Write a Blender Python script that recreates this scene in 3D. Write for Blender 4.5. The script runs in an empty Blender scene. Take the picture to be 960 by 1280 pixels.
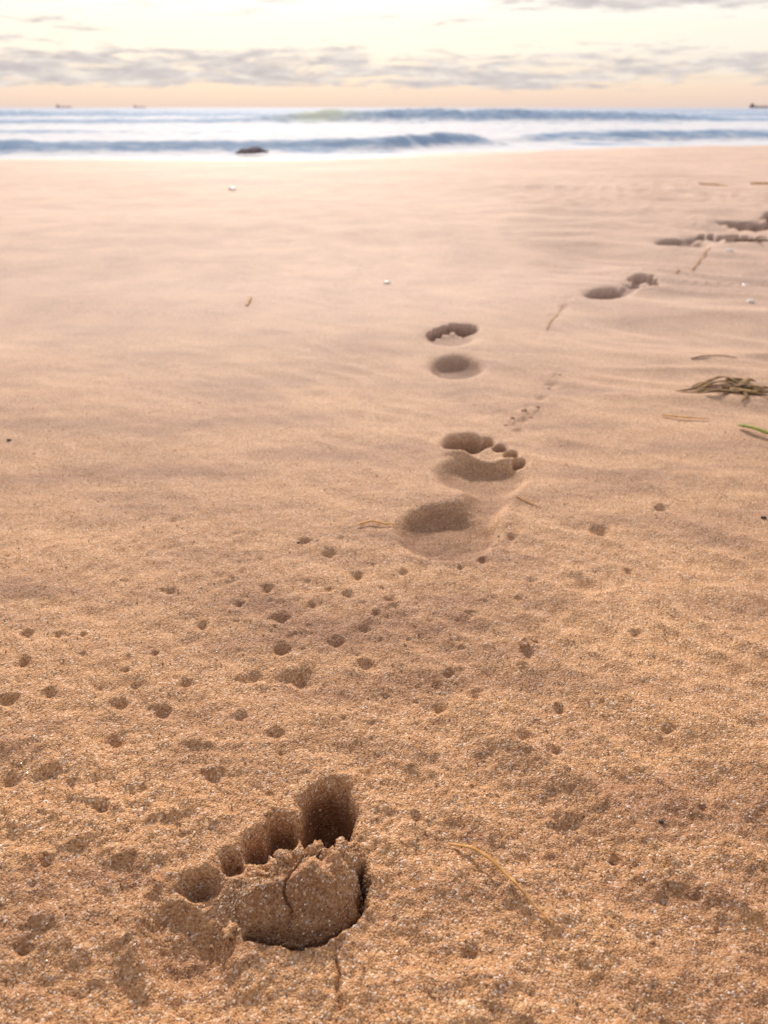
import bpy, math, random, bmesh
import numpy as np
from mathutils import Vector
random.seed(4); rng=np.random.RandomState(7)
S=bpy.context.scene; COL=S.collection
S.view_settings.view_transform='Standard'; S.view_settings.look='None'; S.view_settings.exposure=0
H=0.34; P=math.radians(27.6); F=967.0; SEA=-0.45
cp,sp=math.cos(P),math.sin(P)

# ---------------------------------------------------------------- noise
class N:
    def __init__(s,seed):
        r=np.random.RandomState(seed); s.p=r.permutation(512); s.a=r.rand(512)*2*np.pi
        s.gx=np.cos(s.a); s.gy=np.sin(s.a)
    def __call__(s,x,y):
        xi=np.floor(x).astype(np.int64); yi=np.floor(y).astype(np.int64); fx=x-xi; fy=y-yi
        def g(i,j,dx,dy):
            h=s.p[(s.p[i&511]+j)&511]; return s.gx[h]*dx+s.gy[h]*dy
        u=fx*fx*fx*(fx*(fx*6-15)+10); v=fy*fy*fy*(fy*(fy*6-15)+10)
        a=g(xi,yi,fx,fy); b=g(xi+1,yi,fx-1,fy); c=g(xi,yi+1,fx,fy-1); d=g(xi+1,yi+1,fx-1,fy-1)
        return ((a+(b-a)*u)*(1-v)+(c+(d-c)*u)*v)*1.5
NZ=[N(i) for i in range(16)]
def sstep(a,b,x):
    t=np.clip((x-a)/(b-a),0,1); return t*t*(3-2*t)

# ---------------------------------------------------------------- terrain profile
def yshore(x):
    return np.interp(x,[-60,-7.2,-1.2,1.0,3.0,6,10.4,60],[13.0,14.6,15.0,16.4,17.7,19.2,20.8,32])
def base(x,y):
    r=np.clip((y-2.6)/(yshore(x)-2.6),0,None)
    return np.maximum(SEA*np.where(r<1,r**1.25,1+1.3*(r-1)),-3.5)
def G(u,v):
    dx=(u-480)/F; dy=(v-640)/F
    diry=cp-dy*sp; dirz=-sp-dy*cp; z=0.0
    for _ in range(80):
        t=(H-z)/(-dirz); x=dx*t; y=diry*t; z=z*0.4+0.6*float(base(np.array(x),np.array(y)))
    return x,y
def El(u,v,ru,rv):
    x,y=G(u,v); x2,_=G(u+ru,v); _,y2=G(u,v-rv); _,y3=G(u,v+rv)
    return x,y,abs(x2-x),abs(y2-y3)/2

# ---------------------------------------------------------------- features
pits=[(380,680,8),(335,742,9),(352,776,11),(412,695,9),(447,722,9),(253,787,8),(317,848,12),(352,815,9),(378,848,17),(420,805,10),
(457,831,11),(234,860,9),(14,882,13),(62,873,10),(147,932,13),(150,885,10),(200,893,13),(535,952,16),(590,772,7),(595,873,10),
(655,920,14),(695,940,10),(550,882,8),(560,845,7),(603,704,6),(575,715,5),(640,672,6),(752,665,12),(735,731,22),
(787,714,7),(825,635,7),(795,790,8),(835,912,8),(490,752,6),(505,720,5),(470,770,6),(345,922,10),
(268,975,14),(15,980,13),(60,1080,12),(40,1110,10),(690,1067,10),(770,1070,8),(35,800,8),(75,800,7),(90,985,9),(130,1015,9),(180,990,8),
(105,800,6),(30,835,8),(160,830,7),(215,745,7),(30,1190,12),(590,1195,12),(460,965,8),(300,900,9),(435,745,6),(390,760,6),(300,760,6),(520,1022,9),(700,885,8),(880,1010,8)]
PIT=[]
for (u,v,r) in pits:
    x,y,rx,ry=El(u,v,r*random.uniform(.8,1.0),r*0.55)
    k=.85 if v<900 else .75
    PIT.append((x,y,rx,min(ry,rx*1.0),k*min(rx,.0060)))
for i in range(90):
    u=random.gauss(330,240); v=random.triangular(650,1200,820); r=random.uniform(2.5,5.5)
    x,y,rx,ry=El(u,v,r,r*.6); PIT.append((x,y,rx,ry,0.50*rx))
for i in range(60):
    u=random.gauss(370,150); v=random.gauss(765,60); r=random.uniform(3,6)
    if v<640: continue
    x,y,rx,ry=El(u,v,r,r*.55); PIT.append((x,y,rx,ry,0.55*rx))
for (u,v,r) in [(652,524,8),(676,498,6),(690,482,7),(688,405,6),(694,394,6),(704,384,7),(712,376,5),(648,536,6),(732,368,5)]:
    x,y,rx,ry=El(u,v,r,r*.35); PIT.append((x,y,rx,ry,0.0030))
LUMP=[]
for (u,v,r) in [(640,524,6),(655,516,7),(668,512,6),(690,470,5),(684,408,5),(698,384,5),(660,798,8),(655,812,8),(668,806,6),(650,830,6),(823,628,8),(575,838,6),(60,960,18),(110,1000,20),(250,930,14),(480,1010,18),(700,1010,16),(90,1050,20),(200,1020,16),(820,1100,18),(640,1120,16),(30,1030,18),(150,1070,18),(60,1150,20)]:
    x,y,rx,ry=El(u,v,r,r*.6); LUMP.append((x,y,rx,max(ry,rx*.8),min(0.5*rx,.0030)))

# footprints: heel, toe tip, side, depth scale, width scale, arch depth, ball f, toe size, heel f
FEET=[((547,704),(612,541),1,1.1,.92,.0075,.80,.92,.66),((568,471),(568,406),-1,1.15,.84,.001,.75,1.3,.74),((744,377),(816,350),1,1.6,.85,.005,.9,1.2,.85),
      ((832,310),(925,296),-1,2.2,1.15,.006,.9,1.2,.9),((925,286),(1000,271),1,2.6,1.2,.006,.9,1.2,1)]
FW=[]
for hl,tp,side,ds,ws,ar,bf,tsz,hf in FEET:
    a=np.array(G(*hl)); b=np.array(G(*tp)); L=np.linalg.norm(b-a); d=(b-a)/L
    m=np.array([-d[1],d[0]])*side
    FW.append((a,d,m,L,ds,ws,ar,bf,tsz,hf))
def sg(r,k): return 1/(1+np.exp(np.clip((r-1)*k,-40,40)))
PARTS=[(.01,.175,.140,.152,.018,8),(-.078,.41,.058,.20,.0035,6),(-.03,.61,.150,.130,.012,6.5),
       (.080,.865,.070,.078,.026,8),(.000,.900,.031,.042,.020,10),(-.064,.850,.027,.035,.018,10),(-.115,.794,.024,.031,.017,10),(-.156,.735,.023,.030,.016,10)]
def foot(x,y,k):
    a,d,m,L,ds,ws,ar,bf,tsz,hf=FW[k]
    dx=x-a[0]; dy=y-a[1]; ly=(dx*d[0]+dy*d[1])/L; lx=(dx*m[0]+dy*m[1])/L/ws
    wx=lx+.004*NZ[3](x*60,y*60); wy=ly+.004*NZ[4](x*60,y*60)
    acc=np.zeros_like(x); cover=np.full_like(x,9.0)
    for i,(cx,cy,rx,ry,dep,kk) in enumerate(PARTS):
        if i==0: dep=dep*hf
        if i==1: dep=ar
        if i==2:
            dep=dep*bf
            if tsz>1.25: cy=.68
        if i>3: rx,ry=rx*tsz,ry*tsz
        r=np.sqrt(((wx-cx)/rx)**2+((wy-cy)/ry)**2)
        acc+=(dep*sg(r,kk))**4; cover=np.minimum(cover,(r-1)*min(rx,ry))
    dep=acc**.25*ds*(L/.26)
    ridge=np.exp(-((wy-(.758-.30*np.maximum(-wx,0)-.03*np.cos(wx*20)))/.022)**2)*sg(np.abs(wx+.01)/.14,12)*.006*min(ds*1.0,1)*(tsz<1.25)
    rim=.0018*ds*np.exp(-((cover-.030)/.025)**2)*(k==0)
    return -dep+ridge+rim, cover<.03, dep

# the near print
T1=[(410,1025,30,39,.038,9),(352,1047,18,21,.021,6.5),(322,1064,14,15,.016,6),(291,1084,14,11,.011,5.5),(250,1110,19,12,.010,4.5)]
T1W=[(*El(u,v,ru,rv),dep,k) for u,v,ru,rv,dep,k in T1]
plate=[(284,1140),(291,1121),(310,1106),(335,1096),(358,1082),(385,1070),(410,1065),(434,1060),(445,1074),(450,1100),(446,1130),(431,1155),(402,1170),(370,1174),(342,1170),(314,1164),(295,1154)]
PL=np.array([G(*p) for p in plate])
def polysd(x,y,Pn):
    n=len(Pn); d=np.full_like(x,1e9); inside=np.zeros(x.shape,bool)
    for i in range(n):
        a=Pn[i]; b=Pn[(i+1)%n]; ex,ey=b-a; wx=x-a[0]; wy=y-a[1]
        t=np.clip((wx*ex+wy*ey)/(ex*ex+ey*ey),0,1); d=np.minimum(d,(wx-ex*t)**2+(wy-ey*t)**2)
        c=((a[1]<=y)&(b[1]>y))|((b[1]<=y)&(a[1]>y))
        with np.errstate(divide='ignore',invalid='ignore'):
            xx=a[0]+(y-a[1])*ex/(ey if abs(ey)>1e-12 else 1e-12)
        inside^=(c&(x<xx))
    d=np.sqrt(d); return np.where(inside,-d,d)
def seg(x,y,pts):
    d=np.full_like(x,1e9)
    for i in range(len(pts)-1):
        a=pts[i]; b=pts[i+1]; ex,ey=b-a; wx=x-a[0]; wy=y-a[1]
        t=np.clip((wx*ex+wy*ey)/(ex*ex+ey*ey),0,1); d=np.minimum(d,(wx-ex*t)**2+(wy-ey*t)**2)
    return np.sqrt(d)
CR_edge=np.array([G(*p) for p in [(450,1086),(454,1108),(449,1138),(433,1161),(402,1176),(368,1180),(338,1175),(312,1167)]])
CR_mid=np.array([G(*p) for p in [(398,1088),(380,1100),(362,1118),(357,1132),(368,1146),(361,1160)]])
CR_low=np.array([G(*p) for p in [(421,1200),(425,1220),(422,1240),(428,1262)]])
BALL=El(240,1172,52,44); BALL2=El(228,1238,60,62)
LIP=np.array([G(*p) for p in [(190,1110),(174,1150),(168,1200),(190,1250),(214,1300)]])
yr0=G(380,1068)[1]; yr1=G(380,1178)[1]
def print1(x,y):
    nx=NZ[5](x*90,y*90)*.0018+NZ[6](x*260,y*260)*.0007; ny=NZ[7](x*90,y*90)*.0018+NZ[8](x*260,y*260)*.0007
    X=x+nx; Y=y+ny
    h=np.zeros_like(x); acc=np.zeros_like(x); cov=np.full_like(x,9.)
    for cx,cy,rx,ry,dep,k in T1W:
        r=np.sqrt(((X-cx)/rx)**2+((Y-cy)/ry)**2); acc+=(dep*sg(r,k))**3.5; cov=np.minimum(cov,(r-1)*min(rx,ry))
    hd=acc**(1/3.5); h-=hd*(1+.12*NZ[4](x*200,y*200))
    for BB,dd in ((BALL,.008),(BALL2,.009)):
        r=np.sqrt(((X-BB[0])/BB[2])**2+((Y-BB[1])/BB[3])**2); h-=dd*sg(r,3.6)
        if BB is BALL: cov=np.minimum(cov,(r-1)*.02)
    lp=seg(X,Y,LIP); h+=.005*np.exp(-(lp/.005)**2)
    sd=polysd(X,Y,PL); ins=sstep(.0006,-.0018,sd)
    t=np.clip((Y-yr1)/(yr0-yr1),0,1)
    lump=NZ[9](x*95,y*95)*.0034+NZ[10](x*250,y*250)*.0020
    rnd=np.sqrt(np.clip(-sd/.020,0,1))
    crest=sstep(.42,.8,t)
    ph=-.012+.0145*t**.8+.0185*rnd+lump*(.5+crest*1.25)
    h=h*(1-ins)+ph*ins
    ce=seg(X,Y,CR_edge); h-=.016*np.exp(-(ce/.0021)**2)*(1-.3*ins)
    cm=seg(X,Y,CR_mid); h-=.0040*np.exp(-(cm/.0010)**2)
    h-=.0030*np.exp(-(seg(X,Y,CR_low)/.0009)**2)
    cov=np.minimum(cov,sd)
    h+=.0015*np.exp(-((cov-.005)/.004)**2)*(1-ins)
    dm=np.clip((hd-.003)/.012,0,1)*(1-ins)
    dm=np.maximum(dm,np.exp(-(ce/.0028)**2)); dm=np.maximum(dm,ins*.55*sstep(.70,.30,t)); dm=np.maximum(dm,.8*np.exp(-(cm/.0014)**2))  # painted shade: toe holes, cracks and the lump's lower front
    return h,cov<.004,dm

def height(x,y,want=False):
    x=np.asarray(x,float); y=np.asarray(y,float)
    z=base(x,y); hyp2=(y*y+H*H+.4*x*x)
    sp_=.0012*hyp2/H*1.6
    def fade(wl): return np.clip((wl/sp_-2)/2,0,1)
    near=np.exp(-np.maximum(y-.1,0)/.42)
    z=z+.012*NZ[0](x*.7,y*.7)*sstep(.6,2.5,y)+.025*NZ[1](x*.16+4,y*.22)*sstep(4,9,y)*sstep(0,4,yshore(x)-y)
    z=z+.006*NZ[2](x*2.2,y*2.6)
    a=x*.55+y*.83; b=x*.83-y*.55
    z=z+.0036*NZ[3](a*19,b*6)*(.03+near)
    a2=x*.74+y*.67; b2=x*.67-y*.74
    fur=NZ[1](a2*16+.4*NZ[0](x*9,y*9),b2*3.2)
    z=z+.0190*(.3-np.abs(fur))*(.05+near)*sstep(-.05,.07,x+.25*(y-.4))
    z=z+.0020*NZ[4](x*14+2,y*24)*fade(.06)*(.14+.9*near)
    z=z+.0018*NZ[11](a*38,b*14)*fade(.03)*(.38+.6*near)
    aa=x*.45+y*.89+.12*NZ[5](x*1.6,y*1.6); lob=NZ[12](aa*4.6,(x*.89-y*.45)*1.1+3)
    msk=sstep(.12,.42,x-.05*y)*sstep(.70,1.1,y)*sstep(7,3.5,y)
    z=z+.036*(.30-np.abs(lob))*msk+.009*(.3-np.abs(NZ[6](aa*15,(x-y*.5)*3.2)))*msk
    z=z+.020*NZ[13](x*.8,y*3.2)*sstep(2.2,3.4,y)*sstep(.2,2.2,x)
    z=z+.0024*NZ[7](x*42,y*42)*fade(.024)*(.09+near)
    z=z+.0015*NZ[8](x*95,y*95)*fade(.010)*(.30+near)
    z=z+.0008*NZ[9](x*210,y*210)*fade(.0048)*(.50+.8*near)
    z=z+.00055*NZ[10](x*520,y*520)*fade(.0019)
    for cx,cy,rx,ry,dep in PIT:
        R=3.0*max(rx,ry); m=(np.abs(x-cx)<R)&(np.abs(y-cy)<R)
        if m.any():
            X=x[m]; Y=y[m]; r=np.sqrt(((X-cx)/rx)**2+((Y-cy)/ry)**2)*(1+.35*NZ[14](X/rx*.9+cx*99,Y/rx*.9))
            z[m]+=-dep*np.exp(-(r**2.0))+.10*dep*np.exp(-((r-1.6)/.45)**2)
    for cx,cy,rx,ry,dep in LUMP:
        R=2.5*max(rx,ry); m=(np.abs(x-cx)<R)&(np.abs(y-cy)<R)
        if m.any():
            X=x[m]; Y=y[m]; r=np.sqrt(((X-cx)/rx)**2+((Y-cy)/ry)**2)*(1+.4*NZ[14](X/rx*1.3,Y/rx*1.3)); z[m]+=dep*np.exp(-r**3)
    lab=np.zeros(x.shape,np.int32); shade_tint=np.zeros(x.shape)
    for k in range(len(FW)):
        a0=FW[k][0]+FW[k][1]*FW[k][3]*.5; m=((x-a0[0])**2+(y-a0[1])**2)<(FW[k][3]*.85)**2
        if m.any():
            h,c,dd=foot(x[m],y[m],k); z[m]+=h; l=lab[m]; l[c]=k+2; lab[m]=l
            d1_=np.clip((dd-.004)/.005,0,1)*.50+np.clip((dd-.013)/.010,0,1)*.50  # deeper parts of a print get more painted shade
            shade_tint[m]=np.maximum(shade_tint[m],d1_)
    m=(np.abs(x-G(330,1100)[0])<.14)&(y<.46)&(y>.12)
    if m.any():
        h,c,dd=print1(x[m],y[m]); z[m]+=h; l=lab[m]; l[c]=1; lab[m]=l; shade_tint[m]=np.maximum(shade_tint[m],dd)
    return (z,lab,shade_tint) if want else z
def gz(x,y): return float(height(np.array([x]),np.array([y]))[0])

# ---------------------------------------------------------------- material helpers
def newmat(name):
    m=bpy.data.materials.new(name); m.use_nodes=True; nt=m.node_tree; return m,nt,nt.nodes['Principled BSDF']
def nd(nt,t,**kw):
    n=nt.nodes.new(t)
    for k,v in kw.items(): setattr(n,k,v)
    return n
def ramp(nt,stops,interp='LINEAR'):
    r=nd(nt,'ShaderNodeValToRGB'); e=r.color_ramp; e.interpolation=interp
    while len(e.elements)<len(stops): e.elements.new(.5)
    for i,(p,c) in enumerate(stops):
        e.elements[i].position=p; e.elements[i].color=(*c,1) if len(c)==3 else c
    return r
def mixc(nt,a,b,f,mode='MIX'):
    m=nd(nt,'ShaderNodeMix',data_type='RGBA',blend_type=mode)
    for s,v in ((m.inputs['Factor'],f),(m.inputs['A'],a),(m.inputs['B'],b)):
        if isinstance(v,(int,float)): s.default_value=v
        elif isinstance(v,tuple): s.default_value=(*v,1)
        else: nt.links.new(v,s)
    return m.outputs['Result']
def simple(name,c1,c2,scale=200,rough=.7,spec=.4):
    m,nt,b=newmat(name); g=nd(nt,'ShaderNodeNewGeometry'); n=nd(nt,'ShaderNodeTexNoise'); n.inputs['Scale'].default_value=scale
    nt.links.new(g.outputs['Position'],n.inputs['Vector']); r=ramp(nt,[(.3,c1),(.7,c2)]); nt.links.new(n.outputs['Fac'],r.inputs['Fac'])
    nt.links.new(r.outputs['Color'],b.inputs['Base Color']); b.inputs['Roughness'].default_value=rough; b.inputs['Specular IOR Level'].default_value=spec
    return m

# sand
sand,nt,bs=newmat('sand'); Lk=nt.links.new
geo=nd(nt,'ShaderNodeNewGeometry'); pos=geo.outputs['Position']
sep=nd(nt,'ShaderNodeSeparateXYZ'); Lk(pos,sep.inputs[0])
def vor(scale):
    v=nd(nt,'ShaderNodeTexVoronoi'); v.inputs['Scale'].default_value=scale; Lk(pos,v.inputs['Vector']); return v
v1=vor(1000); v2=vor(2000)
sc=nd(nt,'ShaderNodeSeparateColor'); Lk(v1.outputs['Color'],sc.inputs[0])
grain=ramp(nt,[(0,(.12,.05,.024)),(.10,(.28,.125,.052)),(.30,(.46,.232,.092)),(.6,(.58,.315,.135)),(.84,(.69,.42,.205)),(.94,(.82,.62,.42)),(1,(.95,.89,.82))])
Lk(sc.outputs[0],grain.inputs['Fac'])
sc2=nd(nt,'ShaderNodeSeparateColor'); Lk(v2.outputs['Color'],sc2.inputs[0])
g2=ramp(nt,[(0,(.35,.155,.07)),(.5,(.56,.30,.133)),(.9,(.69,.43,.225)),(1,(.86,.76,.64))]); Lk(sc2.outputs[0],g2.inputs['Fac'])
c=mixc(nt,grain.outputs['Color'],g2.outputs['Color'],.35)
mpd=nd(nt,'ShaderNodeMapping'); mpd.inputs['Rotation'].default_value=(0,0,math.radians(48)); mpd.inputs['Scale'].default_value=(4,18,1); Lk(pos,mpd.inputs['Vector'])
nsd=nd(nt,'ShaderNodeTexNoise'); nsd.inputs['Scale'].default_value=1; nsd.inputs['Detail'].default_value=4; nsd.inputs['Roughness'].default_value=.6; Lk(mpd.outputs[0],nsd.inputs['Vector'])
dsr=ramp(nt,[(.34,(.62,.57,.61)),(.52,(1,1,1)),(.70,(1.10,1.09,1.06))]); Lk(nsd.outputs['Fac'],dsr.inputs['Fac'])
c=mixc(nt,c,dsr.outputs['Color'],.95,'MULTIPLY')
far=nd(nt,'ShaderNodeMapRange'); far.interpolation_type='SMOOTHSTEP'; far.inputs['From Min'].default_value=.22; far.inputs['From Max'].default_value=1.8  # sand pales with distance: grazing sky sheen put into the base colour
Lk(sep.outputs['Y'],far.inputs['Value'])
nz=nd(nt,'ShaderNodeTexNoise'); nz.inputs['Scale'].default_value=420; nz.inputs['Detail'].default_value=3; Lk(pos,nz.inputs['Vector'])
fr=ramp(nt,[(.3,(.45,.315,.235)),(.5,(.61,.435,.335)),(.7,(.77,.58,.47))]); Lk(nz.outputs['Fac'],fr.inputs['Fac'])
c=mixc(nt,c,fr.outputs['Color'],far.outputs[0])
nb=nd(nt,'ShaderNodeTexNoise'); nb.inputs['Scale'].default_value=7; nb.inputs['Detail'].default_value=6; nb.inputs['Roughness'].default_value=.62; Lk(pos,nb.inputs['Vector'])
pr=ramp(nt,[(.3,(.84,.81,.83)),(.7,(1.08,1.06,1.03))]); Lk(nb.outputs['Fac'],pr.inputs['Fac'])
c=mixc(nt,c,pr.outputs['Color'],1.0,'MULTIPLY')
nl=nd(nt,'ShaderNodeTexNoise'); nl.inputs['Scale'].default_value=.9; nl.inputs['Detail'].default_value=5; Lk(pos,nl.inputs['Vector'])
pl=ramp(nt,[(.35,(.90,.87,.88)),(.65,(1.05,1.04,1.03))]); Lk(nl.outputs['Fac'],pl.inputs['Fac'])
c=mixc(nt,c,pl.outputs['Color'],1.0,'MULTIPLY')
dat=nd(nt,'ShaderNodeAttribute',attribute_name='shade_tint')
dcol=mixc(nt,c,(.46,.40,.38),1.0,'MULTIPLY')  # shade inside the prints painted by darkening the sand colour
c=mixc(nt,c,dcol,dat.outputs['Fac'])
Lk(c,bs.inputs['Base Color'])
mr=nd(nt,'ShaderNodeMapRange'); mr.inputs['From Min'].default_value=-.30; mr.inputs['From Max'].default_value=-.45; Lk(sep.outputs['Z'],mr.inputs['Value'])
rm=nd(nt,'ShaderNodeMapRange'); rm.inputs['To Min'].default_value=.8; rm.inputs['To Max'].default_value=.55; Lk(mr.outputs[0],rm.inputs['Value'])
Lk(rm.outputs[0],bs.inputs['Roughness']); bs.inputs['Specular IOR Level'].default_value=.3
bp=nd(nt,'ShaderNodeBump'); bp.inputs['Strength'].default_value=.8; bp.inputs['Distance'].default_value=.0008; bp.invert=True
Lk(v1.outputs['Distance'],bp.inputs['Height'])
bp2=nd(nt,'ShaderNodeBump'); bp2.inputs['Strength'].default_value=.6; bp2.inputs['Distance'].default_value=.0016
Lk(nz.outputs['Fac'],bp2.inputs['Height']); Lk(bp.outputs[0],bp2.inputs['Normal']); Lk(bp2.outputs[0],bs.inputs['Normal'])

# ---------------------------------------------------------------- ground mesh
th=np.concatenate([np.radians(np.linspace(-89.2,20,160,endpoint=False)),np.radians(np.linspace(20,88.9,960)),np.radians(np.linspace(88.95,89.75,30))])
ys=H*np.tan(th)
s0=np.linspace(-1,1,861); ext=1+np.cumsum(.004*1.10**np.arange(56))
ss=np.concatenate([-ext[::-1],s0,ext])
hyp=np.sqrt(ys**2+H*H)
Xg=ss[None,:]*(.58*hyp)[:,None]; Yg=np.repeat(ys[:,None],len(ss),1)
R,C=Xg.shape; x=Xg.ravel(); y=Yg.ravel()
z,lab,shade_tint=height(x,y,True)
idx=np.arange(R*C).reshape(R,C)
quads=np.stack([idx[:-1,:-1],idx[:-1,1:],idx[1:,1:],idx[1:,:-1]],-1).reshape(-1,4)
V=np.stack([x,y,z],1)
def mk(name,V,Q,mat,coll=True,smooth=True):
    me=bpy.data.meshes.new(name); k=Q.shape[1]
    me.vertices.add(len(V)); me.vertices.foreach_set('co',V.astype(np.float32).ravel())
    me.loops.add(Q.size); me.loops.foreach_set('vertex_index',Q.astype(np.int32).ravel())
    me.polygons.add(len(Q)); me.polygons.foreach_set('loop_start',np.arange(0,Q.size,k,dtype=np.int32))
    me.update(calc_edges=True); me.validate()
    me.polygons.foreach_set('use_smooth',np.full(len(me.polygons),smooth)); me.materials.append(mat)
    ob=bpy.data.objects.new(name,me)
    if coll: COL.objects.link(ob)
    return ob
Z=z.reshape(R,C)
def gnorm(X,Y,Z):
    a=np.stack([np.gradient(X,axis=1),np.gradient(Y,axis=1),np.gradient(Z,axis=1)],-1)
    b=np.stack([np.gradient(X,axis=0),np.gradient(Y,axis=0),np.gradient(Z,axis=0)],-1)
    n=np.cross(a,b); return n/np.linalg.norm(n,axis=-1,keepdims=True)
NRM=gnorm(Xg,Yg,Z).reshape(-1,3)
fl=lab[quads[:,0]]
LB={1:'bare footprint with deep toe pockets and cracked crumbly sand lump',
2:'bare footprint with round heel hollow and clear toe holes',
3:'shallow bare footprint with separate heel and forefoot hollows',
4:'bare footprint pressed into smooth sand, pointing along the trail',
5:'bare footprint beside scattered dry seaweed on rippled sand',
6:'bare footprint at the end of the trail on the beach'}
def attach_normals(ob,n):
    try: ob.data.normals_split_custom_set_from_vertices(n.tolist())
    except Exception as e: print('normals',e)
for k in range(0,len(FW)+2):
    q=quads[fl==k]
    if len(q)==0: continue
    used,inv=np.unique(q.ravel(),return_inverse=True); vv=V[used].copy(); o=np.zeros(3)
    if k>0: o=np.array([vv[:,0].mean(),vv[:,1].mean(),0.0]); vv=vv-o
    ob=mk('sand_ground' if k==0 else 'footprint',vv,inv.reshape(-1,4),sand)
    at_=ob.data.attributes.new('shade_tint','FLOAT','POINT'); at_.data.foreach_set('value',shade_tint[used].astype(np.float32))
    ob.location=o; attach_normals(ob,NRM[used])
    if k==0: ob['kind']='structure'; ob['label']='golden sandy beach with small pits and wash marks'; ob['category']='sand'
    else: ob['label']=LB[k]; ob['category']='footprint'; ob['group']='trail of bare footprints in the sand'

# ---------------------------------------------------------------- loose grains (stuff)
gm,nt2,b2=newmat('loose_grains'); g_=nd(nt2,'ShaderNodeNewGeometry')
r_=ramp(nt2,[(0,(.18,.08,.04)),(.25,(.45,.23,.10)),(.65,(.62,.36,.17)),(.84,(.77,.56,.35)),(1,(.95,.9,.82))]); nt2.links.new(g_.outputs['Random Per Island'],r_.inputs['Fac'])
nt2.links.new(r_.outputs['Color'],b2.inputs['Base Color']); b2.inputs['Roughness'].default_value=.3
n=28000; yy=H*np.tan(np.radians(rng.uniform(22,72,n))); xx=rng.uniform(-1,1,n)*.6*np.sqrt(yy**2+H*H)
n2=3200; t=rng.rand(n2); e0=np.array([G(*p) for p in plate[1:10]]); ii=(t*7.99).astype(int); ff=(t*7.99-ii)[:,None]
pp=e0[ii]*(1-ff)+e0[ii+1]*ff+rng.normal(0,.0038,(n2,2))-np.array([0,.005])
xx=np.concatenate([xx,pp[:,0]]); yy=np.concatenate([yy,pp[:,1]]); n+=n2
zz=height(xx,yy); rad=rng.uniform(.0003,.0007,n)*(1+.7*(rng.rand(n)>.95))
octv=np.array([[1,0,0],[-1,0,0],[0,1,0],[0,-1,0],[0,0,1],[0,0,-1]],float); octf=np.array([[0,2,4],[2,1,4],[1,3,4],[3,0,4],[2,0,5],[1,2,5],[3,1,5],[0,3,5]])
Vg=octv[None]*rad[:,None,None]*rng.uniform(.6,1.2,(n,6,1)); an=rng.rand(n)*6.28; ca,sa=np.cos(an)[:,None],np.sin(an)[:,None]
tx=Vg[...,0]*ca-Vg[...,1]*sa; ty=Vg[...,0]*sa+Vg[...,1]*ca; tz=Vg[...,2]*.8+tx*.4
Vg=np.stack([tx+xx[:,None],ty+yy[:,None],tz+(zz+rad*.35)[:,None]],-1).reshape(-1,3)
Fg=(octf[None]+6*np.arange(n)[:,None,None]).reshape(-1,3)
gr=mk('loose_sand_grains',Vg,Fg,gm,smooth=False); gr['kind']='stuff'; gr['label']='coarse loose sand grains scattered over the beach surface'; gr['category']='sand grains'

# ---------------------------------------------------------------- lumps / pebbles
def blob(name,u,v,w,hgt,mat,label,cat,group=None,seed=0,sub=3,asp=.8,rough=.25,zoff=.3):
    x0,y0=G(u,v); x1,_=G(u+w/2,v); r=abs(x1-x0); bm=bmesh.new(); bmesh.ops.create_icosphere(bm,subdivisions=sub,radius=1)
    for vt in bm.verts:
        p=vt.co; f=1+rough*float(NZ[seed%15](np.array(p.x*1.6+p.z+seed),np.array(p.y*1.6-p.z)))+rough*.5*float(NZ[(seed+3)%15](np.array(p.x*4+p.z*3),np.array(p.y*4-p.z*2+seed)))
        vt.co=Vector((p.x*r*f,p.y*r*asp*f,p.z*r*hgt*f))
    me=bpy.data.meshes.new(name); bm.to_mesh(me); bm.free(); me.materials.append(mat)
    for p in me.polygons: p.use_smooth=True
    ob=bpy.data.objects.new(name,me); COL.objects.link(ob); ob.location=(x0,y0,gz(x0,y0)+r*hgt*zoff); ob.rotation_euler=(0,0,seed)
    ob['label']=label; ob['category']=cat
    if group: ob['group']=group
    return ob
for i,(u,v,w) in enumerate([(288,1160,26),(274,1150,12),(306,1112,18),(438,1060,18),(262,1168,9),(412,1068,22),(382,1076,22),(352,1090,18),(328,1102,16),(427,1072,15),(398,1078,14),(362,1098,12),(655,810,13),(668,800,10)]):
    blob('sand_clump',u,v,w,.7,sand,'small crumbly clump of moist golden sand beside a footprint','sand clump','clumps of moist sand',seed=i+1,rough=.5,zoff=.1)
for i,(u,v,w) in enumerate([(671,509,7),(655,515,8),(640,522,6),(663,521,5),(632,529,5),(686,486,4),(700,470,4)]):
    blob('sand_clump',u,v,w,.5,sand,'small crumbly clump of moist golden sand on smooth beach','sand clump','clumps of moist sand',seed=i+3,rough=.5,zoff=.1)
peb=simple('pale_shell',(.75,.68,.6),(.9,.85,.8),300,.25); dark=simple('dark_stone',(.03,.025,.02),(.10,.07,.05),300,.6)
for i,(u,v,w) in enumerate([(290,237,11),(484,352,9),(937,382,9),(930,362,9),(910,318,9),(925,340,8)]):
    blob('shell_fragment',u,v,w,.5,peb,'small pale glistening shell fragment lying on sand','shell','shell fragments on sand',seed=i+2)
for i,(u,v,w) in enumerate([(826,1028,7),(955,645,7),(12,553,6),(373,683,6)]):
    blob('pebble',u,v,w,.6,dark,'tiny dark pebble lying on coarse sand','pebble','dark pebbles on sand',seed=i+5)

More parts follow.
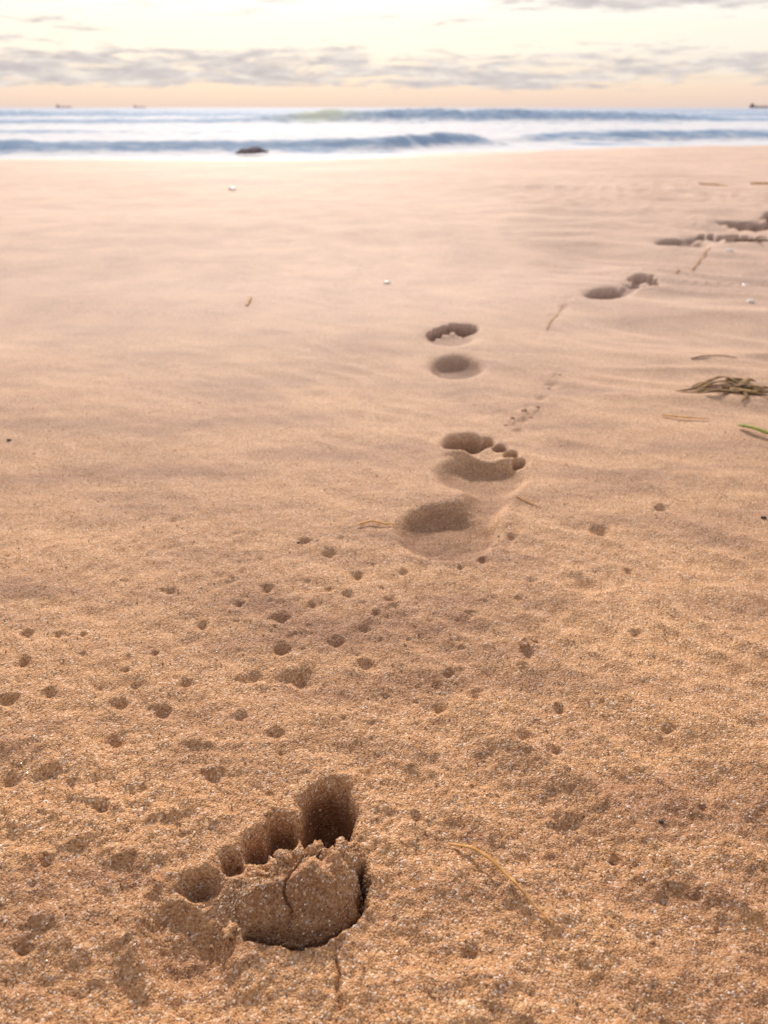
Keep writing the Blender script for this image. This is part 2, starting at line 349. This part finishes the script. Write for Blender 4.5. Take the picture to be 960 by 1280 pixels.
# ---------------------------------------------------------------- strands
def strandmesh(paths,mat,name,label,cat,group=None,flat=.35):
    Vs=[];Q=[];K=6
    for pts,wid in paths:
        W=np.array([[*G(u,v),l*.001] for u,v,l in pts]); n=len(W); tt=np.linspace(0,n-1,(n-1)*10+1)
        Wd=np.zeros((len(tt),3))
        for i,t_ in enumerate(tt):
            k=min(int(t_),n-2); f=t_-k; p0=W[max(k-1,0)];p1=W[k];p2=W[k+1];p3=W[min(k+2,n-1)]
            Wd[i]=.5*((2*p1)+(-p0+p2)*f+(2*p0-5*p1+4*p2-p3)*f*f+(-p0+3*p1-3*p2+p3)*f**3)
        Wd[:,2]+=height(Wd[:,0],Wd[:,1])
        zs=Wd[:,2].copy(); kz=np.ones(5)/5; zs=np.convolve(np.pad(zs,2,'edge'),kz,'valid'); Wd[:,2]=np.maximum(zs,Wd[:,2]-.0005)+wid*.0005*.5
        T=np.gradient(Wd,axis=0); T/=np.linalg.norm(T,axis=1,keepdims=True)+1e-9
        side=np.cross(T,[0,0,1.]); side/=np.linalg.norm(side,axis=1,keepdims=True)+1e-9; up=np.cross(side,T); o=len(Vs)
        m=len(tt)
        for i in range(m):
            e=i/(m-1); w=wid*.0005*(1-.75*max(0,(e-.6)/.4)**1.5)*(.45+.55*min(1,e/.1))*(1+.12*math.sin(i*1.7))
            for k in range(K):
                a=2*math.pi*k/K+i*.05; Vs.append(Wd[i]+side[i]*math.cos(a)*w+up[i]*math.sin(a)*w*flat)
        for i in range(m-1):
            for k in range(K):
                Q.append([o+i*K+k,o+i*K+(k+1)%K,o+(i+1)*K+(k+1)%K,o+(i+1)*K+k])
    Vs=np.array(Vs); Q=np.array(Q); c0=Vs.mean(0); ob=mk(name,Vs-c0,Q,mat); ob.location=c0
    ob['label']=label; ob['category']=cat
    if group: ob['group']=group
    return ob
straw=simple('dry_straw',(.40,.18,.045),(.60,.34,.12),250,.7,.2)
brown=simple('brown_weed',(.08,.042,.025),(.20,.11,.05),120,.8,.15)
olive=simple('olive_weed',(.08,.042,.02),(.34,.20,.085),60,.8,.15)
green=simple('green_weed',(.17,.20,.03),(.36,.36,.06),60,.6,.3)
strandmesh([([(560,1054,1),(590,1068,3),(620,1090,4),(650,1122,2),(690,1160,0)],2.1)],straw,'grass_stalk','thin golden dry grass stalk lying curved on coarse sand','grass stalk')
strandmesh([([(446,663,1),(462,659,2),(480,661,1.5),(498,659,1)],3.4)],straw,'straw_piece','short orange piece of straw beside the heel of a footprint','straw')
strandmesh([([(308,381,0),(311,376,2),(314,370,3)],6)],straw,'dry_leaf_blade','tiny curled dry brown leaf on smooth sand','leaf')
strands=[([(845,490,0),(870,488,2),(900,480,6),(925,487,4),(958,497,2),(1010,500,1)],7),([(868,492,1),(905,484,5),(940,500,2),(985,512,1)],6),
 ([(880,486,1),(912,492,3),(930,503,1),(925,510,0)],6)]
for i in range(34):
    u0=random.gauss(928,20); v0=random.gauss(492,5); an=random.uniform(-.6,.8); l=random.uniform(7,18)
    strands.append(([(u0-l*math.cos(an),v0-l*.3*math.sin(an),random.uniform(0,1)),(u0,v0+random.uniform(-2,2),random.uniform(0,5)),(u0+l*math.cos(an),v0+l*.3*math.sin(an),random.uniform(0,1))],random.uniform(6,14)))
strandmesh(strands,olive,'seaweed_tangle','flat clump of dry olive brown seagrass on sand','seaweed',flat=.18)
strandmesh([([(920,541,2),(940,547,4),(965,553,3),(1000,556,2)],8)],green,'green_seagrass_blade','single bright green seagrass blade lying on sand','seagrass')
strandmesh([([(826,522,1),(850,526,2),(885,529,1)],4)],straw,'seagrass_blade','pale yellow blade of dry seagrass flat on sand','seagrass','loose seagrass blades on sand')
strandmesh([([(862,457,0),(880,456,1),(900,455,1),(920,457,0)],4)],brown,'brown_seaweed_strand','thin brown seaweed strand curving over smooth sand','seaweed','loose brown seaweed strands')
strandmesh([([(842,347,0),(862,335,1),(880,322,1),(888,312,1)],3.5)],straw,'seagrass_blade','yellow green seagrass blade beside a footprint','seagrass','loose seagrass blades on sand')
strandmesh([([(683,414,0),(687,402,.5),(697,392,.5),(704,380,0)],2)],straw,'brown_seaweed_strand','thin orange brown seaweed strand on smooth sand between footprints','seaweed','loose brown seaweed strands')
heap=[([(905,304,1),(925,302,3),(958,303,2),(990,306,1)],10),([(905,308,1),(935,305,3),(950,310,2)],8)]
for i in range(5):
    u0=random.gauss(938,10); v0=random.gauss(304,2); l=random.uniform(8,18)
    heap.append(([(u0-l,v0+random.uniform(-2,2),1),(u0,v0,random.uniform(1,4)),(u0+l,v0+random.uniform(-2,2),1)],random.uniform(7,11)))
strandmesh(heap,brown,'dark_seaweed_heap','low dark brown scraps of dry seaweed in a footprint','seaweed')
strandmesh([([(874,232,2),(892,231,8),(910,232,2)],24)],straw,'driftweed_piece','orange brown scrap of dry weed on beach','seaweed','scraps of dry weed')
strandmesh([([(938,234,2),(952,233,8),(975,234,2)],30)],straw,'driftweed_piece','orange brown scrap of dry weed on beach','seaweed','scraps of dry weed')
strandmesh([([(645,622,0),(660,628,1),(676,636,0)],2)],straw,'brown_seaweed_strand','thin brown seaweed strand curving over smooth sand','seaweed','loose brown seaweed strands')

# ---------------------------------------------------------------- sea
rows=np.concatenate([np.geomspace(12,120,640,endpoint=False),np.geomspace(120,40000,110)])
sx=np.concatenate([-(1+np.cumsum(.02*1.14**np.arange(26)))[::-1],np.linspace(-1,1,521),1+np.cumsum(.02*1.14**np.arange(26))])
Xs=sx[None,:]*(.62*rows)[:,None]; Ys=np.repeat(rows[:,None],len(sx),1)
Zs=np.full_like(Xs,SEA); foam=np.zeros_like(Xs)
ysh=yshore(Xs)
def wave(xc,yc,A,wf,wb,seed):
    global Zs
    y0=np.interp(Xs,xc,yc)+.3*NZ[seed](Xs*.35,Xs*0+seed)*wf*1.2
    a=np.interp(Xs,xc,A)*(1+.16*NZ[seed+1](Xs*.4,Xs*0+3.3)+.08*NZ[seed+2](Xs*1.6,Xs*0+1.3)+.04*NZ[seed+3](Xs*5,Ys*2)); d=Ys-y0
    pr=np.where(d<0,np.exp(-np.abs(d/wf)**2.2),np.exp(-np.abs(d/wb)**1.5)); Zs+=a*pr
    return d,a
d1,a1=wave([-30,-8,-4,0,1.2,2.2,3.0,4],[15.9,16.8,17.0,17.8,19.3,20,20.5,21],[.22,.24,.23,.24,.28,.22,.03,0],.6,1.2,1)
d2,a2=wave([2.2,3.6,6,9,12,40],[22,22.6,22.8,23.6,24.4,34],[0,.17,.24,.25,.26,.26],.8,1.6,2)
d3,a3=wave([-60,-15,-9,-5,-2,4,12,18,22,60],[47,46,48,50,50,51,52,54,56,60],[.24,.24,.26,.60,.72,.76,.66,.45,.2,.2],1.7,3,3)
d4,a4=wave([-40,-14,-8,-3,3,9,20,60],[31,30,30,32,34,33,33,35],[.13,.11,.06,.0,.0,.07,.09,.09],1.0,2,4)
d5,a5=wave([-150,-40,-10,30,60,150],[86,84,88,90,86,90],[.5,.55,.3,.2,.6,.3],3,6,5)
Zs+=(.026*NZ[6](Xs*.5,Ys*1.1)+.018*NZ[7](Xs*1.6,Ys*2.6))*np.clip((Ys-ysh)/3,0,1)*np.clip(250/Ys,0,1)
fn=NZ[8](Xs*.28,Ys*.75)+.6*NZ[9](Xs*.9,Ys*2.2)+.4*NZ[10](Xs*3,Ys*6)
zone=np.interp(Ys.ravel(),[12,20,24,28,44,56,75,110,200],[.65,.78,.88,.95,.9,.55,.45,.25,-.1]).reshape(Xs.shape)
foam=np.clip(.5+ (zone-.45)*1.4+fn*1.1,0,1)
sh=Ys-ysh; foam=np.maximum(foam,sstep(.9,.1,sh+.3*fn)*.85)
for d,a,wf in ((d1,a1,.6),(d2,a2,.8),(d3,a3,1.7),(d4,a4,1),(d5,a5,3)):
    st=np.clip(a/.12,0,1)
    face=np.exp(-((d+.55*wf)/(.74*wf))**2)*st
    foam*=1-np.clip(face*1.12+.40*fn*face,0,1)
    lip=np.exp(-((d-.22*wf)/(.40*wf))**2)*st; foam=np.maximum(foam,lip*np.clip(.95+.8*fn,0,1))
foam*=np.clip(1.2-Ys/260,.15,1)
foam=np.maximum(foam,np.exp(-((Xs-3.0)/.9)**2-((Ys-21)/1.6)**2)*.95)
tint=np.clip(1.2*np.exp(-((Xs+3.6)/1.9)**2-((d3+.6)/2.2)**2),0,1); foam*=1-.9*tint  # greenish light through the thin wave, painted as colour
Vw=np.stack([Xs.ravel(),Ys.ravel(),Zs.ravel()],1); Rr,Cc=Xs.shape; idw=np.arange(Rr*Cc).reshape(Rr,Cc)
Qw=np.stack([idw[:-1,:-1],idw[:-1,1:],idw[1:,1:],idw[1:,:-1]],-1).reshape(-1,4)
wm,nt,b=newmat('sea_water'); Lk=nt.links.new
at=nd(nt,'ShaderNodeAttribute',attribute_name='foam'); at2=nd(nt,'ShaderNodeAttribute',attribute_name='backlit'); g=nd(nt,'ShaderNodeNewGeometry')
mp=nd(nt,'ShaderNodeMapping'); mp.inputs['Scale'].default_value=(2.5,5,5); Lk(g.outputs['Position'],mp.inputs['Vector'])
n1=nd(nt,'ShaderNodeTexNoise'); n1.inputs['Scale'].default_value=.8; n1.inputs['Detail'].default_value=7; n1.inputs['Roughness'].default_value=.7; Lk(mp.outputs[0],n1.inputs['Vector'])
ma=nd(nt,'ShaderNodeMath',operation='MULTIPLY_ADD'); ma.inputs[1].default_value=1.3; Lk(n1.outputs['Fac'],ma.inputs[0]); Lk(at.outputs['Fac'],ma.inputs[2])
dv=nd(nt,'ShaderNodeMath',operation='MULTIPLY'); dv.inputs[1].default_value=.75; Lk(ma.outputs[0],dv.inputs[0])
fr2=ramp(nt,[(.54,(0,0,0)),(.86,(1,1,1))]); Lk(dv.outputs[0],fr2.inputs['Fac'])
wc=ramp(nt,[(.35,(.22,.33,.50)),(.65,(.38,.48,.61))]); Lk(n1.outputs['Fac'],wc.inputs['Fac'])
wcc=mixc(nt,wc.outputs['Color'],(.46,.50,.42),at2.outputs['Fac'])
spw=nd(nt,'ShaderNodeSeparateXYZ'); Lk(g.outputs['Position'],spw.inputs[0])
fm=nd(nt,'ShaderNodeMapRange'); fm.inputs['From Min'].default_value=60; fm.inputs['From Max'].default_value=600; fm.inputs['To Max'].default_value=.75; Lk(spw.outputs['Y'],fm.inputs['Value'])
wcc=mixc(nt,wcc,(.52,.50,.55),fm.outputs[0])  # distance haze painted into the far water colour
foamc=ramp(nt,[(.32,(.54,.55,.61)),(.6,(.74,.73,.75))]); Lk(n1.outputs['Fac'],foamc.inputs['Fac'])
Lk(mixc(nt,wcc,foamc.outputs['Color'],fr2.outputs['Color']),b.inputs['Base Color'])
b.inputs['Roughness'].default_value=.8; b.inputs['Specular IOR Level'].default_value=.10
b.inputs['IOR'].default_value=1.33
bw=nd(nt,'ShaderNodeBump'); bw.inputs['Strength'].default_value=.7; bw.inputs['Distance'].default_value=.06; Lk(n1.outputs['Fac'],bw.inputs['Height']); Lk(bw.outputs[0],b.inputs['Normal'])
sea=mk('sea',Vw,Qw,wm); a_=sea.data.attributes.new('foam','FLOAT','POINT'); a_.data.foreach_set('value',foam.astype(np.float32).ravel())
a_=sea.data.attributes.new('backlit','FLOAT','POINT'); a_.data.foreach_set('value',tint.astype(np.float32).ravel())
sea['kind']='structure'; sea['label']='blue sea with white foam and small breaking waves'; sea['category']='sea'
bm=bmesh.new(); bmesh.ops.create_icosphere(bm,subdivisions=4,radius=1)
for vt in bm.verts:
    p=vt.co; f=1+.35*float(NZ[2](np.array(p.x*1.5+p.z),np.array(p.y*1.5)))+.15*float(NZ[5](np.array(p.x*5+p.z*3),np.array(p.y*5)))
    vt.co=Vector((p.x*.26*f,p.y*.14*f,(max(p.z,-.3))*.07*f+.01*p.x))
me=bpy.data.meshes.new('rock'); bm.to_mesh(me); bm.free(); me.materials.append(simple('wet_rock',(.14,.11,.12),(.24,.19,.19),9,.9,.05))
for p in me.polygons: p.use_smooth=True
ro=bpy.data.objects.new('rock',me); COL.objects.link(ro); ro.location=(-2.42,15.5,SEA+.07); ro['label']='low dark wet rock awash at the edge of the surf'; ro['category']='rock'

# ships at the horizon
hull=simple('ship_hull',(.50,.41,.36),(.56,.46,.41),.05,.9,.1); sup=simple('ship_superstructure',(.56,.48,.43),(.62,.53,.48),.05,.9,.1); drk=simple('ship_hull_dark',(.12,.09,.10),(.18,.15,.15),.05,.9,.1)
def ship(x0,y0,L,label,mh,ms):
    e=bpy.data.objects.new('cargo_ship',None); COL.objects.link(e); e.location=(x0,y0,SEA); e['label']=label; e['category']='ship'; e['group']='ships on the horizon'
    def part(name,boxes,mat):
        bm=bmesh.new()
        for (xa,xb,w,za,zb,fl_) in boxes:
            vs=[bm.verts.new(c) for c in ((xa+fl_,-w*.7,za),(xb-fl_,-w*.7,za),(xb-fl_,w*.7,za),(xa+fl_,w*.7,za),(xa,-w,zb),(xb,-w*.3,zb),(xb,w*.3,zb),(xa,w,zb))]
            for f in ((3,2,1,0),(4,5,6,7),(0,1,5,4),(1,2,6,5),(2,3,7,6),(3,0,4,7)): bm.faces.new([vs[i] for i in f])
        me=bpy.data.meshes.new(name); bm.to_mesh(me); bm.free(); me.materials.append(mat); o=bpy.data.objects.new(name,me); COL.objects.link(o); o.parent=e
    part('hull',[(-L/2,L/2,L*.08,-1,L*.065,L*.04)],mh)
    part('superstructure',[(-L*.44,-L*.28,L*.06,L*.065,L*.16,0)],ms)
    part('funnel',[(-L*.40,-L*.36,L*.02,L*.16,L*.20,0)],mh)
    for xa in (-.12,.1,.3): part('deck_crane',[(xa*L,(xa+.015)*L,L*.01,L*.065,L*.15,0)],mh)
ship(-1100,3000,56,'distant grey cargo ship on the hazy horizon',hull,sup)
ship(-839,3000,44,'small distant grey cargo ship on the hazy horizon',hull,sup)
ship(990,2300,56,'distant dark cargo ship with high superstructure on horizon',drk,drk)

# ---------------------------------------------------------------- world
SE=math.radians(27); AZ=math.radians(-8)
w=bpy.data.worlds.new('World'); S.world=w; w.use_nodes=True; nt=w.node_tree; Lk=nt.links.new; bg=nt.nodes['Background']
sky=nd(nt,'ShaderNodeTexSky',sky_type='NISHITA'); sky.sun_disc=False; sky.sun_elevation=SE; sky.sun_rotation=AZ; sky.dust_density=3; sky.air_density=1.2
tc=nd(nt,'ShaderNodeTexCoord'); sx_=nd(nt,'ShaderNodeSeparateXYZ'); Lk(tc.outputs['Generated'],sx_.inputs[0])
haze=ramp(nt,[(0,(8.6,6.8,6.0)),(.014,(9.7,7.5,6.1)),(.028,(9.9,8.3,6.7)),(.055,(10.1,9.4,8.4)),(.075,(10.3,9.7,8.5)),(.11,(10.6,10.4,10.1)),(.3,(9.2,8.7,8.6)),(1,(4.5,4.9,5.8))]); Lk(sx_.outputs['Z'],haze.inputs['Fac'])
def cloudnoise(sc,zs,off,rough=.62,dist=.4):
    mpw=nd(nt,'ShaderNodeMapping'); mpw.inputs['Scale'].default_value=(sc,sc,zs); mpw.inputs['Location'].default_value=(off,off*.7,off*.3); Lk(tc.outputs['Generated'],mpw.inputs['Vector'])
    nw=nd(nt,'ShaderNodeTexNoise'); nw.inputs['Scale'].default_value=1; nw.inputs['Detail'].default_value=6; nw.inputs['Roughness'].default_value=rough; nw.inputs['Distortion'].default_value=dist; Lk(mpw.outputs[0],nw.inputs['Vector']); return nw
def mth(op,a,b_=None,c_=None):
    m=nd(nt,'ShaderNodeMath',operation=op)
    for i,v in enumerate((a,b_,c_)):
        if v is None: continue
        if isinstance(v,(int,float)): m.inputs[i].default_value=v
        else: Lk(v,m.inputs[i])
    return m.outputs[0]
nw=cloudnoise(17,120,3.1,.62,.5); nw2=cloudnoise(6,50,8.4,.55,.6); nw3=cloudnoise(24,130,1.7,.58,.4)
av=mth('ADD',mth('MULTIPLY',nw.outputs['Fac'],.75),mth('MULTIPLY',nw2.outputs['Fac'],.45))
band=ramp(nt,[(0,(0,)*3),(.016,(.2,)*3),(.024,(1.05,)*3),(.034,(1.3,)*3),(.048,(1.1,)*3),(.058,(.5,)*3),(.072,(.1,)*3),(.088,(.4,)*3),(.105,(.45,)*3),(.13,(.4,)*3),(.3,(.3,)*3)]); Lk(sx_.outputs['Z'],band.inputs['Fac'])
tx_=ramp(nt,[(.10,(0,)*3),(.20,(1,)*3),(.40,(1,)*3),(.46,(0,)*3)]); Lk(sx_.outputs['X'],tx_.inputs['Fac'])
tz_=ramp(nt,[(.086,(0,)*3),(.094,(1,)*3),(.14,(1,)*3),(.17,(0,)*3)]); Lk(sx_.outputs['Z'],tz_.inputs['Fac'])
corner=mth('MULTIPLY',mth('MULTIPLY',tx_.outputs['Color'],tz_.outputs['Color']),.24)
lft=mth('MULTIPLY',mth('MULTIPLY',sx_.outputs['X'],-.08),band.outputs['Color'])
mm=mth('ADD',mth('ADD',mth('ADD',mth('MULTIPLY',band.outputs['Color'],.21),av),corner),lft)
cl=ramp(nt,[(.73,(0,)*3),(.87,(1,)*3)]); Lk(mm,cl.inputs['Fac'])
clr=ramp(nt,[(.36,(5.8,5.3,5.4)),(.50,(7.1,6.5,6.3)),(.64,(9.3,8.5,7.7))]); Lk(nw3.outputs['Fac'],clr.inputs['Fac'])
col=mixc(nt,haze.outputs['Color'],sky.outputs['Color'],.10)
col=mixc(nt,col,clr.outputs['Color'],mth('MULTIPLY',cl.outputs['Color'],.92)); Lk(col,bg.inputs['Color']); bg.inputs['Strength'].default_value=.1
sl=bpy.data.lights.new('sun','SUN'); sl.energy=4.9; sl.angle=math.radians(5); sl.color=(1,.89,.77); so=bpy.data.objects.new('sun',sl); COL.objects.link(so)
dirv=Vector((math.sin(AZ)*math.cos(SE),math.cos(AZ)*math.cos(SE),math.sin(SE))); so.rotation_euler=dirv.to_track_quat('Z','Y').to_euler()

# ---------------------------------------------------------------- camera
cam=bpy.data.cameras.new('camera'); co=bpy.data.objects.new('camera',cam); COL.objects.link(co); co.location=(0,0,H); co.rotation_euler=(math.pi/2-P,0,0)
cam.sensor_fit='VERTICAL'; cam.sensor_height=36; cam.sensor_width=27; cam.lens=F/1280*36; cam.clip_start=.02; cam.clip_end=100000
cam.dof.use_dof=True; cam.dof.focus_distance=.46; cam.dof.aperture_fstop=11
S.camera=co
